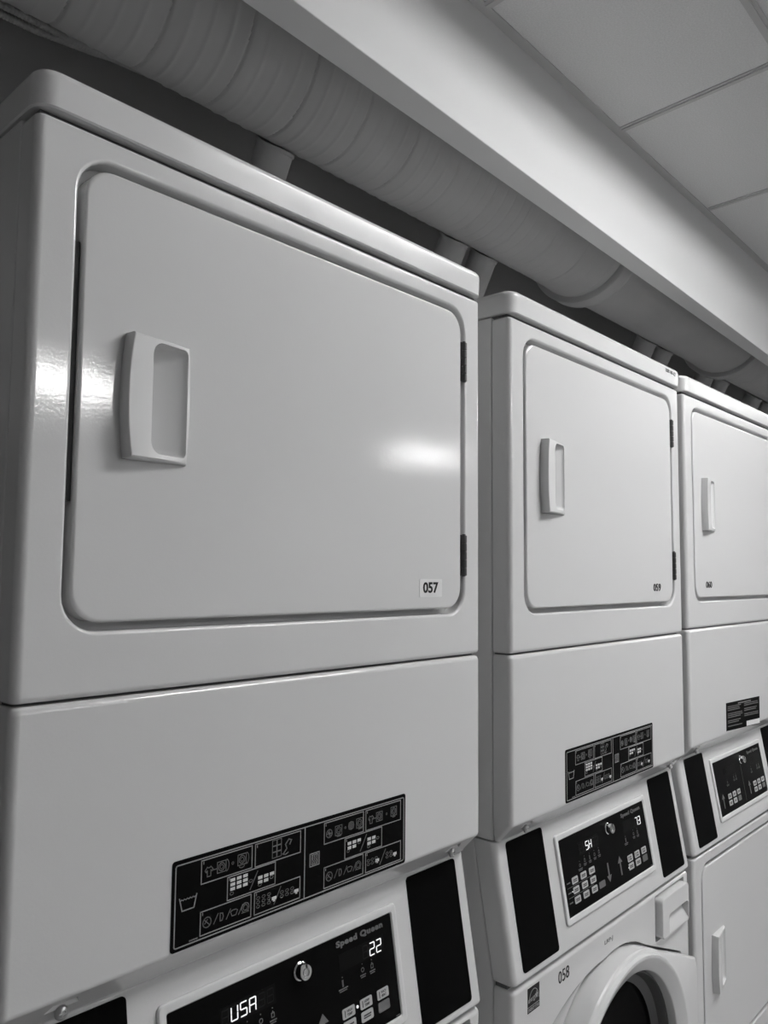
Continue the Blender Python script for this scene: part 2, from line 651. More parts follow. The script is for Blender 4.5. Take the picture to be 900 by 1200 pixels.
def middle_panel(root):
    """Plain panel under the dryer door with its slanted lower edge and two screw notches."""
    secs = []
    rt = 0.007
    z1 = ZSEAM - 0.0012
    for (z, ins) in ((1.1525, 0.0250), (1.1545, 0.0240), (1.1775, 0.0020), (1.1795, 0.0006), (1.1825, 0.0)):
        r = min(0.0085, (PY - ins) * 0.8)
        s = 0.006 if z < 1.157 else 0.0
        secs.append([(a, b, z) for a, b in rrect(XL + s * 0.6, W - s * 0.6, ins, PY, (r, r, 0.0008, 0.0008))])
    for i in range(6):
        t = i / 5 * PI / 2
        e = rt * (1 - math.cos(t))
        r = 0.0085 - e * 0.4
        secs.append([(a, b, z1 - rt * (1 - math.sin(t))) for a, b in rrect(XL + e * 0.6, W - e * 0.6, e, PY, (r, r, 0.0008, 0.0008))])
    cuts = []
    for x in (0.067, 0.6115):
        cuts.append(loft([[(x - 0.024, y, 1.150), (x + 0.024, y, 1.150), (x + 0.011, y, 1.1735), (x - 0.011, y, 1.1735)] for y in (-0.02, 0.0135)]))
    obj('middle_panel', loft(secs), M['enamel'], root, 25, cut=cuts)
    for x in (0.067, 0.6115):
        screw(root, x, 1.1618, 0.0135)


def cabinet(root):
    bm = bmesh.new()
    i = 0.004
    # upper body, then narrow cores that leave dark joints behind the front panels
    def ring(x0, x1, y0, y1, z):
        return [(a, b, z) for a, b in rrect(x0, x1, y0, y1, 0.003, 3)]
    loft([ring(XL, W, PY + 0.0015, 0.70, 1.1535), ring(XL, W, PY + 0.0015, 0.70, 1.9415)], bm=bm)
    add_box(bm, XL + i, W - i, PY + 0.0001, 0.04, 1.16, 1.94)
    loft([ring(XL, W, PY + 0.0015, 0.70, 0.0), ring(XL, W, PY + 0.0015, 0.70, 0.951), ring(XL, W, con_y(1.1515) + 0.0385, 0.70, 1.1515)], bm=bm)
    add_box(bm, XL + i, W - i, PY + 0.0001, 0.04, 0.004, 0.945)
    obj('cabinet', bm, M['enamel'], root, 32)
    for y0, y1, z0, z1 in ((0.012, PY, ZSEAM - 0.004, ZSEAM + 0.004), (0.012, PY, 0.944, 0.956), (0.008, PY + 0.004, 1.9365, 1.944)):
        obj('seam_gasket', box(XL + 0.005, W - 0.005, y0, y1, z0, z1), M['seam'], root)
    # cap
    secs = []
    z0, z1, r = 1.9435, 1.9800, 0.009
    lean = lambda z: 0.0012 * (1 - (z - z0) / (z1 - z0))
    for (z, e) in ((z0, 0.0015), (z0 + 0.0015, 0.0)):
        secs.append([(a, b, z) for a, b in rrect(XL - 0.003 + e, W + 0.003 - e, -0.006 + e + lean(z), 0.70, (0.019, 0.019, 0.004, 0.004))])
    for k in range(7):
        t = k / 6 * PI / 2
        e = r * (1 - math.cos(t))
        z = z1 - r * (1 - math.sin(t))
        secs.append([(a, b, z) for a, b in rrect(XL - 0.003 + e, W + 0.003 - e, -0.006 + e + lean(z), 0.70 - e, (0.019 - e * 0.5, 0.019 - e * 0.5, 0.004, 0.004))])
    return obj('top_cap', loft(secs), M['cap_enamel'], root, 32)


def feet(root, drop):
    for x in (0.06, W - 0.06):
        for y in (0.08, 0.62):
            bm = lathe([(0, 0.018), (0.006, 0.018), (0.008, 0.008), (drop + 0.001, 0.008)], (x, y, -drop), (0, 0, 1), 16)
            obj('levelling_foot', bm, M['rubber'], root, 35)


# ---- prints on the instruction label
def shirt(cx, cz, s):
    return [(cx + a * s, cz + b * s) for a, b in ((-.45, -1), (.45, -1), (.45, .25), (.75, -.05), (1.0, .35), (.45, 1), (.2, .8), (-.2, .8), (-.45, 1), (-1.0, .35), (-.75, -.05), (-.45, .25))]


def sq(cx, cz, a, b=None):
    b = a if b is None else b
    return [(cx - a, cz - b), (cx + a, cz - b), (cx + a, cz + b), (cx - a, cz + b)]


def instruction_label(root):
    h = 0.0008
    out = [(0.1642, 1.2645), (0.4981, 1.2645), (0.4981, 1.1815), (0.1642, 1.1815)]
    bm = slab(face_plane, rrect(0.1642, 0.4985, 1.1812, 1.2648, 0.003, 4), -0.0002, h)
    lab = obj('instruction_label', bm, M['labelblack'], root)
    a, b = h - 0.0001, h + 0.0003
    bm = bmesh.new()
    S = lambda p, w=0.0009, c=False: stroke(bm, face_plane, p, w, a, b, c)
    S(rrect(0.1678, 0.4952, 1.1848, 1.2605, 0.002, 2), 0.0011, True)
    S([(0.3308, 1.1850), (0.3308, 1.2600)], 0.0011)
    boxes = [(0.1966, 0.2582, 1.2363, 1.2583), (0.2624, 0.3244, 1.2357, 1.2583), (0.2280, 0.2894, 1.2120, 1.2343),
             (0.1967, 0.2580, 1.1878, 1.2100), (0.2624, 0.3244, 1.1878, 1.2100),
             (0.3598, 0.4229, 1.2355, 1.2583), (0.4270, 0.4892, 1.2352, 1.2583), (0.3926, 0.4549, 1.2112, 1.2338),
             (0.3601, 0.4228, 1.1874, 1.2098), (0.4272, 0.4896, 1.1870, 1.2095)]
    for x0, x1, z0, z1 in boxes:
        S(sq((x0 + x1) / 2, (z0 + z1) / 2, (x1 - x0) / 2, (z1 - z0) / 2), 0.0009, True)
        S([(x0 + 0.0025, z1 - 0.0035), (x0 + 0.0025, z1 - 0.0015)], 0.0007)
    # wash tub and dryer pictograms
    tub = [(0.1726, 1.2292), (0.1757, 1.2172), (0.1889, 1.2172), (0.1918, 1.2292)]
    S(tub, 0.0010)
    zig = [(0.1734 + 0.0016 * k, 1.2268 + (0.0010 if k % 2 else 0)) for k in range(12)]
    S(zig, 0.0008)
    S(sq(0.3455, 1.2230, 0.0069, 0.0067), 0.0010, True)
    S(sq(0.3455, 1.2230, 0.0045, 0.0050), 0.0006, True)
    for k in range(3):
        x = 0.3430 + 0.0025 * k
        S([(x, 1.2190), (x + 0.0008, 1.2215), (x - 0.0008, 1.2240), (x, 1.2270)], 0.0007)
    obj('line_drawing', bm, M['mark'], lab)

    bm = bmesh.new()
    S = lambda p, w=0.0008, c=False: stroke(bm, face_plane, p, w, a, b, c)

    def machine(cx, cz, s=0.0052):
        S(sq(cx, cz, s), 0.0007, True)
        S(ellipse(cx, cz, s * 0.72, n=14), 0.0008, True)
        S(ellipse(cx, cz, s * 0.38, n=10), 0.0006, True)
    S(shirt(0.2055, 1.2462, 0.0046), 0.0008, True)
    S([(0.2105, 1.2465), (0.2150, 1.2465)])
    machine(0.2205, 1.2470)
    S(ellipse(0.2258, 1.2470, 0.0035, 0.0058, 10, -1.3, 1.3))
    S(ellipse(0.2340, 1.2470, 0.0012, n=8), 0.0006, True)
    machine(0.2455, 1.2478)
    S(ellipse(0.2510, 1.2478, 0.0030, 0.0056, 10, -1.3, 1.3))
    S(ellipse(0.2455, 1.2412, 0.0030, 0.0014, 8, PI, 2 * PI))
    for r in range(3):                        # detergent boxes
        for c in range(2):
            S(sq(0.2880 + 0.0064 * c, 1.2415 + 0.0062 * r, 0.0029, 0.0028), 0.0006, True)
    S([(0.3000, 1.2395), (0.3050, 1.2445), (0.3030, 1.2490), (0.3075, 1.2535), (0.3115, 1.2520), (0.3090, 1.2480)], 0.0012)
    S([(0.2990, 1.2400), (0.3030, 1.2385), (0.3070, 1.2400)], 0.0010)
    # 4: no-bleach ring, cup, softener, drum
    for ox in (0.0, 0.1637):
        S(ellipse(0.2045 + ox, 1.1985, 0.0048, n=14), 0.0009, True)
        S([(0.2010 + ox, 1.2018), (0.2080 + ox, 1.1950)])
        S([(0.2018 + ox, 1.1975), (0.2050 + ox, 1.2012)], 0.0006)
        for k in range(3):
            x = 0.2125 + 0.0150 * k + ox
            S([(x, 1.1945), (x + 0.0050, 1.2030)], 0.0007)
        S([(0.2200 + ox, 1.1950), (0.2200 + ox, 1.2025), (0.2230 + ox, 1.2018), (0.2238 + ox, 1.1985), (0.2225 + ox, 1.1952), (0.2200 + ox, 1.1950)], 0.0009)
        S([(0.2325 + ox, 1.1998), (0.2345 + ox, 1.1955), (0.2392 + ox, 1.1955), (0.2412 + ox, 1.1998), (0.2390 + ox, 1.2010), (0.2345 + ox, 1.2010), (0.2325 + ox, 1.1998)], 0.0007)
        S(ellipse(0.2510 + ox, 1.1990, 0.0046, n=14), 0.0008, True)
        S(ellipse(0.2510 + ox, 1.1990, 0.0028, n=10), 0.0008, True)
        S([(0.2465 + ox, 1.1945), (0.2555 + ox, 1.1945)], 0.0007)
    # outlined keys of step 5
    def keys(x0, z0, nx, nz, px, pz, rx=0.0023, rz=0.0014):
        for i in range(nx):
            for j in range(nz):
                S(ellipse(x0 + px * i, z0 + pz * j, rx, rz, 8), 0.0006, True)
    keys(0.2672, 1.1950, 3, 3, 0.0072, 0.0042)
    keys(0.2990, 1.1965, 3, 2, 0.0072, 0.0042)
    keys(0.4320, 1.1955, 3, 2, 0.0068, 0.0042)
    keys(0.4650, 1.1960, 2, 2, 0.0068, 0.0042)
    keys(0.2572, 1.2235, 1, 1, 1, 1)
    keys(0.2845, 1.2200, 1, 1, 1, 1)
    keys(0.2335, 1.2175, 1, 1, 1, 1)
    keys(0.2690, 1.2165, 1, 1, 1, 1)
    keys(0.3980, 1.2190, 1, 1, 1, 1)
    keys(0.4160, 1.2245, 1, 1, 1, 1)
    keys(0.4322, 1.2160, 1, 1, 1, 1)
    keys(0.4480, 1.2225, 1, 1, 1, 1)
    for x0, z0, x1, z1 in ((0.2565, 1.2150, 0.2660, 1.2310), (0.2885, 1.1915, 0.2975, 1.2070), (0.4180, 1.2140, 0.4285, 1.2310), (0.4520, 1.1905, 0.4620, 1.2060)):
        S([(x0, z0), (x1, z1)], 0.0008)
    # dryer loading pictograms
    S(ellipse(0.3675, 1.2455, 0.0044, n=14), 0.0009, True)
    S([(0.3645, 1.2455), (0.3705, 1.2455)]); S([(0.3675, 1.2420), (0.3675, 1.2490)]); S([(0.3655, 1.2478), (0.3695, 1.2432)])
    machine(0.3822, 1.2460)
    S(ellipse(0.3930, 1.2465, 0.0011, n=8), 0.0006, True)
    S(ellipse(0.4025, 1.2468, 0.0044, n=14), 0.0008, True)
    for k in (-2, -1, 0, 1, 2):
        S([(0.4025 + 0.0016 * k, 1.2468 - 0.0038), (0.4025 + 0.0016 * k, 1.2468 + 0.0038)], 0.0006)
        S([(0.4025 - 0.0038, 1.2468 + 0.0016 * k), (0.4025 + 0.0038, 1.2468 + 0.0016 * k)], 0.0006)
    machine(0.4165, 1.2468)
    S([(0.3800, 1.2395), (0.3860, 1.2395)]); S([(0.4150, 1.2400), (0.4205, 1.2405)], 0.0010)
    S(shirt(0.4360, 1.2462, 0.0044), 0.0008, True)
    S([(0.4408, 1.2465), (0.4445, 1.2465)])
    machine(0.4505, 1.2470)
    S(ellipse(0.4635, 1.2472, 0.0011, n=8), 0.0006, True)
    machine(0.4765, 1.2478)
    S([(0.4745, 1.2410), (0.4790, 1.2412)])
    S([(0.1850, 1.1872), (0.1935, 1.1872)], 0.0012)
    obj('pictogram_drawing', bm, M['mark_dim'], lab)

    bm = bmesh.new()

    def block(x0, z0, nx, nz, px, pz, skip=()):
        for i in range(nx):
            for j in range(nz):
                if (i, j) not in skip:
                    quad(bm, face_plane, sq(x0 + px * i, z0 + pz * j, px * 0.36, pz * 0.34), a, b)
    block(0.2345, 1.2218, 3, 3, 0.0079, 0.0044)
    block(0.2695, 1.2190, 3, 2, 0.0078, 0.0046, ((2, 0),))
    block(0.4000, 1.2222, 3, 2, 0.0080, 0.0050, ((2, 0),))
    block(0.4330, 1.2196, 2, 2, 0.0080, 0.0050)
    for x, z in ((0.2885, 1.1975), (0.3195, 1.1965), (0.4475, 1.1965), (0.4790, 1.1965)):
        quad(bm, face_plane, sq(x, z, 0.0031, 0.0016), a, b)
        quad(bm, face_plane, sq(x, z - 0.0022, 0.0012, 0.0010), a, b)
    obj('key_drawing', bm, M['mark_white'], lab)


def notice_label(root):
    h = 0.0008
    lab = obj('notice_label', slab(face_plane, [(0.2127, 1.1860), (0.4400, 1.1745), (0.4425, 1.2415), (0.2140, 1.2490)], -0.0002, h), M['labelblack'], root)
    bm = bmesh.new()
    a, b = h - 0.0001, h + 0.0003

    def at(s, t):
        x = 0.2127 + s * 0.2285
        z = 1.1860 - s * 0.0115 + t * (0.063 + s * 0.0035)
        return (x, z)
    rnd = random.Random(7)
    for k in range(13):
        t = 0.92 - k * 0.064
        if k == 0:
            stroke(bm, face_plane, [at(0.34, t), at(0.72, t)], 0.0028, a, b)
            continue
        if k not in (4, 8, 11):
            stroke(bm, face_plane, [at(0.04, t), at(0.46 - rnd.random() * 0.14, t)], 0.0016, a, b)
        if k not in (3, 6) and k < 9:
            stroke(bm, face_plane, [at(0.52, t), at(0.96 - rnd.random() * 0.16, t)], 0.0016, a, b)
    obj('notice_print', bm, M['mark_faint'], lab)
    bm = bmesh.new()
    quad(bm, face_plane, [at(0.58, 0.02), at(0.99, 0.02), at(0.99, 0.20), at(0.58, 0.20)], a, b)
    pl = obj('serial_plate', bm, M['paper'], lab)


def console(root, kind, left_txt, right_txt):
    obj('control_console', loft(shell(XL, W, 0.955, 1.1505, rv=0.010, rt=0.003, rb=0.006, yfun=con_y, dfun=lambda z: con_y(z) + 0.037)), M['enamel'], root, 32)
    P = console_plane
    for x0, x1 in ((0.0345, 0.1365), (0.5335, 0.6355)):
        obj('side_inlay', slab(P, rrect(x0, x1, 0.967, 1.1455, 0.005, 4), -0.0005, 0.0012), M['matblack'], root)
    # bezel: raised rim round the control panel
    bo = lambda e: rrect(0.1668 + e, 0.5060 - e, 0.9895 + e, 1.1245 - e, 0.006 - e * 0.4, 4)
    secs = [[P(u, v, h) for u, v in bo(e)] for e, h in ((0.0, -0.001), (0.0, 0.0022), (0.0012, 0.0038), (0.0035, 0.0042), (0.0085, 0.0034), (0.0100, 0.0014), (0.0100, -0.001))]
    bm = loft(secs + [secs[0]], False, False)
    obj('panel_bezel', bm, M['plastic'], root, 30)
    pan = obj('control_panel', slab(P, rrect(0.1763, 0.4965, 0.9990, 1.1150, 0.002, 3), -0.0005, 0.0016), M['glossblack'], root)
    h = 0.0016
    a, b = h - 0.0002, h + 0.0003
    # coin-box lock
    lx, lz = (0.3440, 1.0980) if kind != 'dryers' else (0.3500, 1.0970)
    c = P(lx, lz, 0)
    bm = lathe([(0.0, 0.0100), (0.0035, 0.0098), (0.0045, 0.0084), (0.0120, 0.0084), (0.0130, 0.0078), (0.0130, 0.0050), (0.0105, 0.0050), (0.0105, 0.0034),
                (0.0122, 0.0032), (0.0124, 0.0004)], c, CN, 28)
    lk = obj('lock', bm, M['chrome'], pan, 35)
    bm = slab(P, sq(lx + 0.0012, lz + 0.0060, 0.0011, 0.0018), 0.0128, 0.0133)
    obj('key_slot', bm, M['rubber'], lk)
    # name plate lettering
    bm = bmesh.new()
    text_faces(bm, P, 'Speed Queen', 0.4010, 1.1008 if kind != 'dryers' else 1.0995, 0.0795, 0.0088, a, b, bold=0.05, space=1.12)
    obj('logo_lettering', bm, M['logo_grey'], pan)
    # display windows
    wins = [(0.2365, 0.3085, 1.0785, 1.0975), (0.4035, 0.4795, 1.0765, 1.0950)]
    if kind == 'dryers':
        wins = [(0.2430, 0.3090, 1.0765, 1.0935), (0.4090, 0.4750, 1.0765, 1.0935)]
    for (x0, x1, z0, z1) in wins:
        obj('display_window', slab(P, sq((x0 + x1) / 2, (z0 + z1) / 2, (x1 - x0) / 2, (z1 - z0) / 2), a, h + 0.0001), M['display'], pan)
    for (txt, us, z0, hh) in ((left_txt, [0.2380 + 0.0117 * k for k in range(6)], 1.0818, 0.0125), (right_txt, [0.4190 + 0.0117 * k for k in range(5)], 1.0785, 0.0132)):
        lit, ghost = bmesh.new(), bmesh.new()
        for u, ch in zip(us, txt):
            if ch == '-':
                continue
            digit(lit, P, ch, u, z0, 0.0080, hh, a, h + 0.0006, 0.0011)
            digit(ghost, P, ch, u, z0, 0.0080, hh, a, h + 0.0004, 0.0011, True)
        if len(lit.verts):
            obj('display_digits', lit, M['lit'], pan)
        else:
            lit.free()
        obj('unlit_digits', ghost, M['ghost'], pan)
    # keys
    right = [(0.4105 + 0.0290 * i, 1.0330 - 0.0135 * j, 0.0100, 0.0054) for j in range(2) for i in range(3)]
    left = []
    if kind == 'dryers':
        left = [(0.2455 + 0.0290 * i, 1.0325 - 0.0145 * j, 0.0100, 0.0054) for j in range(2) for i in range(3)]
        right = [(0.4165 + 0.0290 * i, 1.0310 - 0.0140 * j, 0.0100, 0.0054) for j in range(2) for i in range(3)]
        plan = [(k, i == 5) for i, k in enumerate(left)] + [(k, i == 5) for i, k in enumerate(right)]
    else:
        left = [(0.2110 + 0.0290 * i, 1.0480 - 0.0146 * j, 0.0096, 0.0050) for j in range(3) for i in range(3)]
        plan = [(k, False) for k in left] + [((0.2965, 1.0190, 0.0108, 0.0050), True)] + [(k, i == 5) for i, k in enumerate(right)]
    txt = bmesh.new()
    for (u, v, ru, rv), dark in plan:
        k = obj('button', slab(P, rrect(u - ru, u + ru, v - rv, v + rv, 0.0018, 3), a, h + 0.0006), M['key_dark' if dark else 'key'], pan)
        if dark:
            k['label'] = 'dark grey start button'
        elif kind != 'dryers' and v < 1.04 and u > 0.40 and v > 1.03:
            two = {0: ('HIGH', 'TEMP'), 1: ('LOW', 'TEMP'), 2: ('NO', 'HEAT')}[int(round((u - 0.4105) / 0.029))]
            text_faces(txt, P, two[0], u - 0.0030, v + 0.0006, 0.0085, 0.0028, h + 0.0005, h + 0.0008, 0.02)
            text_faces(txt, P, two[1], u - 0.0030, v - 0.0034, 0.0085, 0.0028, h + 0.0005, h + 0.0008, 0.02)
            stroke(txt, P, [(u - 0.0060, v - 0.0030), (u - 0.0060, v + 0.0030)], 0.0012, h + 0.0005, h + 0.0008)
        else:
            stroke(txt, P, [(u - 0.0052, v + 0.0010), (u + 0.0056, v + 0.0010)], 0.0016, h + 0.0005, h + 0.0008)
            stroke(txt, P, [(u - 0.0058, v - 0.0014), (u + 0.0048, v - 0.0014)], 0.0014, h + 0.0005, h + 0.0008)
    obj('button_print', txt, M['key_text'], pan)
    # arrows
    bm = bmesh.new()

    def arrow(u, z0, z1, up):
        zt, zb = (z1, z0) if up else (z0, z1)
        d = 1 if up else -1
        quad(bm, P, [(u - 0.0022, zb), (u + 0.0022, zb), (u + 0.0022, zt - d * 0.010), (u - 0.0022, zt - d * 0.010)][::1], a, b)
        slab(P, [(u - 0.0082, zt - d * 0.0105), (u + 0.0082, zt - d * 0.0105), (u, zt)], a, b, bm)
    if kind == 'dryers':
        arrow(0.2055, 1.0130, 1.0440, True)
        arrow(0.3800, 1.0130, 1.0430, True)
        stroke(bm, P, [(0.3455, 1.085), (0.3425, 1.005)], 0.0008, a, b)
    else:
        arrow(0.3255, 1.0150, 1.0455, False)
        arrow(0.3710, 1.0145, 1.0455, True)
    obj('panel_arrows', bm, M['key_dark'], pan)
    # indicator icons and their tiny captions
    bm = bmesh.new()
    if kind == 'dryers':
        sets = [(0.2470, 1.062), (0.2900, 1.066), (0.3040, 1.066), (0.4100, 1.064), (0.4520, 1.066), (0.4660, 1.066)]
    else:
        sets = [(0.2340, 1.064), (0.2515, 1.068), (0.2690, 1.0680), (0.2865, 1.0685), (0.3025, 1.0690), (0.4060, 1.0640), (0.4395, 1.0675), (0.4555, 1.0670)]
    for i, (u, v) in enumerate(sets):
        quad(bm, P, ellipse(u, v + 0.0068, 0.0007, n=8), a, b)
        if i % 3 == 0:
            stroke(bm, P, ellipse(u, v + 0.0005, 0.0022, n=10), 0.0008, a, b, True)
        elif i % 3 == 1:
            stroke(bm, P, sq(u, v, 0.0018, 0.0020), 0.0008, a, b, True)
            stroke(bm, P, [(u - 0.0012, v + 0.0020), (u, v + 0.0038), (u + 0.0012, v + 0.0020)], 0.0007, a, b)
        else:
            stroke(bm, P, [(u, v - 0.0022), (u, v + 0.0030)], 0.0022, a, b)
        w = 0.0042 if i not in (0, 5) else 0.0068
        stroke(bm, P, [(u - w, v - 0.0050), (u + w, v - 0.0050)], 0.0012, a, b)
        stroke(bm, P, [(u - w * 0.8, v - 0.0072), (u + w * 0.8, v - 0.0072)], 0.0010, a, b)
    if kind != 'dryers':
        for (u0, v0, u1, v1) in ((0.1850, 1.0408, 0.2680, 1.0406), (0.1850, 1.0262, 0.2680, 1.0260)):
            stroke(bm, P, [(u0, v0), (u1, v1)], 0.0006, a, b)
        for v in (1.0480, 1.0334, 1.0188):
            stroke(bm, P, [(0.1855, v), (0.1945, v)], 0.0018, a, b)
    stroke(bm, P, [(0.4880, 1.0010), (0.4940, 1.0010)], 0.0010, a, b)
    obj('panel_icons', bm, M['logo_grey'], pan)
    bm = bmesh.new()
    if kind == 'washer_a':
        quad(bm, P, ellipse(0.4250, 1.0335, 0.0016, n=12), a, h + 0.0007)
    elif kind == 'washer_b':
        for u, v in ((0.1985, 1.0334), (0.3995, 1.0190)):
            quad(bm, P, ellipse(u, v, 0.0009, n=10), a, h + 0.0007)
    if len(bm.verts):
        obj('indicator_light', bm, M['lit'], pan)
    else:
        bm.free()


def washer_front(root, number):
    z1 = 0.9485
    cx, cz = 0.331, 0.665
    N = 96
    # dished recess round the door, wider to the upper left
    ocx, ocz, orr = 0.284, 0.506, 0.394

    def rdoor(t):
        """door outline radius at angle t: round, with a squared right side"""
        r = 0.2355
        d = Vector((math.cos(t), math.sin(t)))
        best = r
        if d.x > 0:
            lim = [0.289 / d.x if d.x > 1e-6 else 9]
            # slanted upper edge from the top of the ring to the corner, mirrored below
            nx, nz = 0.372, 0.928
            k = 0.0745 * nx + 0.2215 * nz
            for s in (1, -1):
                q = nx * d.x + s * nz * d.y
                if q > 1e-6:
                    lim.append(k / q)
            if 0.0 < d.x and abs(t) < math.radians(72):
                best = min(lim)
        return max(best, r) if abs(t) < math.radians(72) else r

    def rout(t):
        d = Vector((math.cos(t), math.sin(t)))
        o = Vector((cx - ocx, cz - ocz))
        bq = o.dot(d)
        cq = o.dot(o) - orr * orr
        r = -bq + math.sqrt(max(0, bq * bq - cq))
        lo = rdoor(t) + 0.0025
        if math.radians(62) < t < math.radians(141):
            return max(r, lo)
        return lo
    ang = [-PI + 2 * PI * i / N for i in range(N)]

    def ring(f, y):
        return [(cx + f(t) * math.cos(t), y, cz + f(t) * math.sin(t)) for t in ang]
    cut = [ring(lambda t: rout(t) + 0.002, -0.01), ring(lambda t: rout(t) + 0.001, -0.0002), ring(rout, 0.0006)]
    for k in range(1, 5):
        s = k / 4
        cut.append(ring(lambda t: rout(t) * (1 - s) + (rdoor(t) + 0.0010) * s, 0.0006 + 0.0105 * math.sin(s * PI / 2)))
    cut.append(ring(lambda t: rdoor(t) + 0.0008, 0.026))
    # pocket of the dispenser drawer
    dcut = loft([[(a, y, b) for a, b in rrect(0.4965, 0.6360, 0.8590, 0.9425, 0.004, 4)] for y in (-0.01, 0.026)])
    panel = obj('washer_front_panel', loft(shell(XL, W, 0.001, z1, rt=0.007, rb=0.004)), M['enamel'], root, 30, cut=[loft(cut), dcut])
    # door: outer wall, squared wing, ridge, funnel
    secs = []
    lerp = lambda a, b, s: a + (b - a) * s

    def ro(t, e):
        return rdoor(t) - e
    for k in range(7):                # the outer wall flares towards the front
        q = k / 6
        secs.append(ring(lambda t: ro(t, 0.005 * (1 - q) ** 1.25), 0.023 - 0.049 * q))
    secs.append(ring(lambda t: ro(t, 0.0015), -0.0290))
    secs.append(ring(lambda t: ro(t, 0.0055), -0.0315))
    secs.append(ring(lambda t: 0.2275 + 0.0 * t, -0.0375))
    secs.append(ring(lambda t: 0.2240, -0.0378))
    secs.append(ring(lambda t: 0.2205, -0.0362))
    secs.append(ring(lambda t: 0.2010, -0.0270))
    secs.append(ring(lambda t: 0.1985, -0.0240))
    secs.append(ring(lambda t: 0.1960, -0.0100))
    secs.append(ring(lambda t: 0.1960, 0.022))
    bm = loft(secs + [secs[0]], False, False)
    door = obj('washer_door', bm, M['plastic'], root, 30)
    pr = [(-0.012, 0.1955), (-0.012, 0.1925), (0.004, 0.1860), (0.010, 0.1740), (0.012, 0.1690), (0.020, 0.1680), (0.020, 0.1955), (-0.012, 0.1955)]
    bm = lathe(pr, (cx, 0, cz), (0, 1, 0), 64, False, False)
    obj('door_liner', bm, M['ring_grey'], door, 35)
    pr = [(0.0115, 0.1725), (0.009, 0.150), (0.016, 0.120), (0.018, 0.0001)]
    bm = lathe(pr, (cx, 0, cz), (0, 1, 0), 64, False, True)
    lathe([(0.0205, 0.0001), (0.0205, 0.1720), (0.0115, 0.1725)], (cx, 0, cz), (0, 1, 0), 64, True, False, bm)
    obj('door_glass', bm, M['glass_dark'], door, 35)
    # dispenser drawer with a scooped grip
    bm = loft([[(a, y, b) for a, b in rrect(0.5045 + e, 0.6320 - e, 0.8630 + e, 0.9375 - e, 0.010 - e, 5)] for y, e in ((0.016, 0), (-0.009, 0), (-0.0115, 0.001), (-0.0125, 0.003))])
    sc = loft([[(x, -0.035, 0.9035 - s), (x, 0.0075, 0.9035 - s), (x, 0.006, 0.900 - s), (x, -0.0140, 0.866), (x, -0.035, 0.866)] for x, s in ((0.5330, 0.004), (0.5380, 0), (0.6200, 0), (0.6265, 0.004))])
    obj('dispenser_drawer', bm, M['plastic'], root, 32, cut=[sc], bevel=0.0008)
    # number and worn marking, energy badge
    if number:
        bm = bmesh.new()
        text_faces(bm, face_plane, number, 0.1375, 0.9140, 0.0335, 0.0185, -0.0003, 0.0004, bold=0.004, rot=0.03)
        obj('number_print', bm, M['ink'], panel)
    bm = bmesh.new()
    text_faces(bm, face_plane, 'LRP-J', 0.292, 0.9205, 0.030, 0.0085, -0.0003, 0.0004)
    obj('small_print', bm, M['ink_grey'], panel)
    bx, bz, bw = 0.0480, 0.9050, 0.0330
    bd = obj('energy_badge', slab(face_plane, [(bx, bz), (bx + bw, bz), (bx + bw, bz + 0.0350), (bx, bz + 0.0350)], -0.0002, 0.0003), M['ink'], panel)
    bm = bmesh.new()
    a, b = 0.0002, 0.0006
    # swoosh arc, star and script line over a text bar
    stroke(bm, face_plane, ellipse(bx + 0.017, bz + 0.0130, 0.0135, 0.0175, 14, 0.10, PI - 0.10), 0.0010, a, b)
    st = [(bx + 0.0245 + (0.0052 if k % 2 == 0 else 0.0022) * math.sin(k * PI / 5), bz + 0.0195 + (0.0062 if k % 2 == 0 else 0.0026) * math.cos(k * PI / 5)) for k in range(10)]
    slab(face_plane, st, a, b, bm)
    text_faces(bm, face_plane, 'energy', bx + 0.0020, bz + 0.0115, 0.0200, 0.0075, a, b, rot=0.10)
    stroke(bm, face_plane, [(bx, bz + 0.0085), (bx + bw, bz + 0.0085)], 0.0007, a, b)
    text_faces(bm, face_plane, 'ENERGY STAR', bx + 0.0015, bz + 0.0018, 0.0300, 0.0048, a, b, bold=0.01)
    obj('badge_print', bm, M['mark'], bd)


def machine(label, loc, rot, kind, top_no, top_at, sticker, low_no, left_txt, right_txt):
    root = thing('stacked_dryer' if kind == 'dryers' else 'stacked_washer_dryer', label, 'dryer' if kind == 'dryers' else 'washer dryer', loc, rot, 'row of stacked white laundry machines')
    cap = cabinet(root)
    dryer_front(root, 0.0, top_no, top_at, sticker)
    middle_panel(root)
    console(root, kind, left_txt, right_txt)
    if kind == 'dryers':
        notice_label(root)
        dryer_front(root, 0.9485 - ZPT, None, (0, 0), False)
        obj('base_panel', loft(shell(XL, W, 0.001, ZSEAM + 0.9485 - ZPT - 0.001, rt=0.007, rb=0.004)), M['enamel'], root, 32)
    else:
        instruction_label(root)
        washer_front(root, low_no)
    if kind == 'washer_b':
        bm = bmesh.new()
        text_faces(bm, lambda u, v, h: Vector((u, -0.006 - h, v)), 'LRP-10-12', 0.582, 1.9640, 0.050, 0.0075, -0.0003, 0.0004, rot=-0.02)
        obj('small_print', bm, M['ink_grey'], cap)
    feet(root, loc[2] - ZF)
    return root


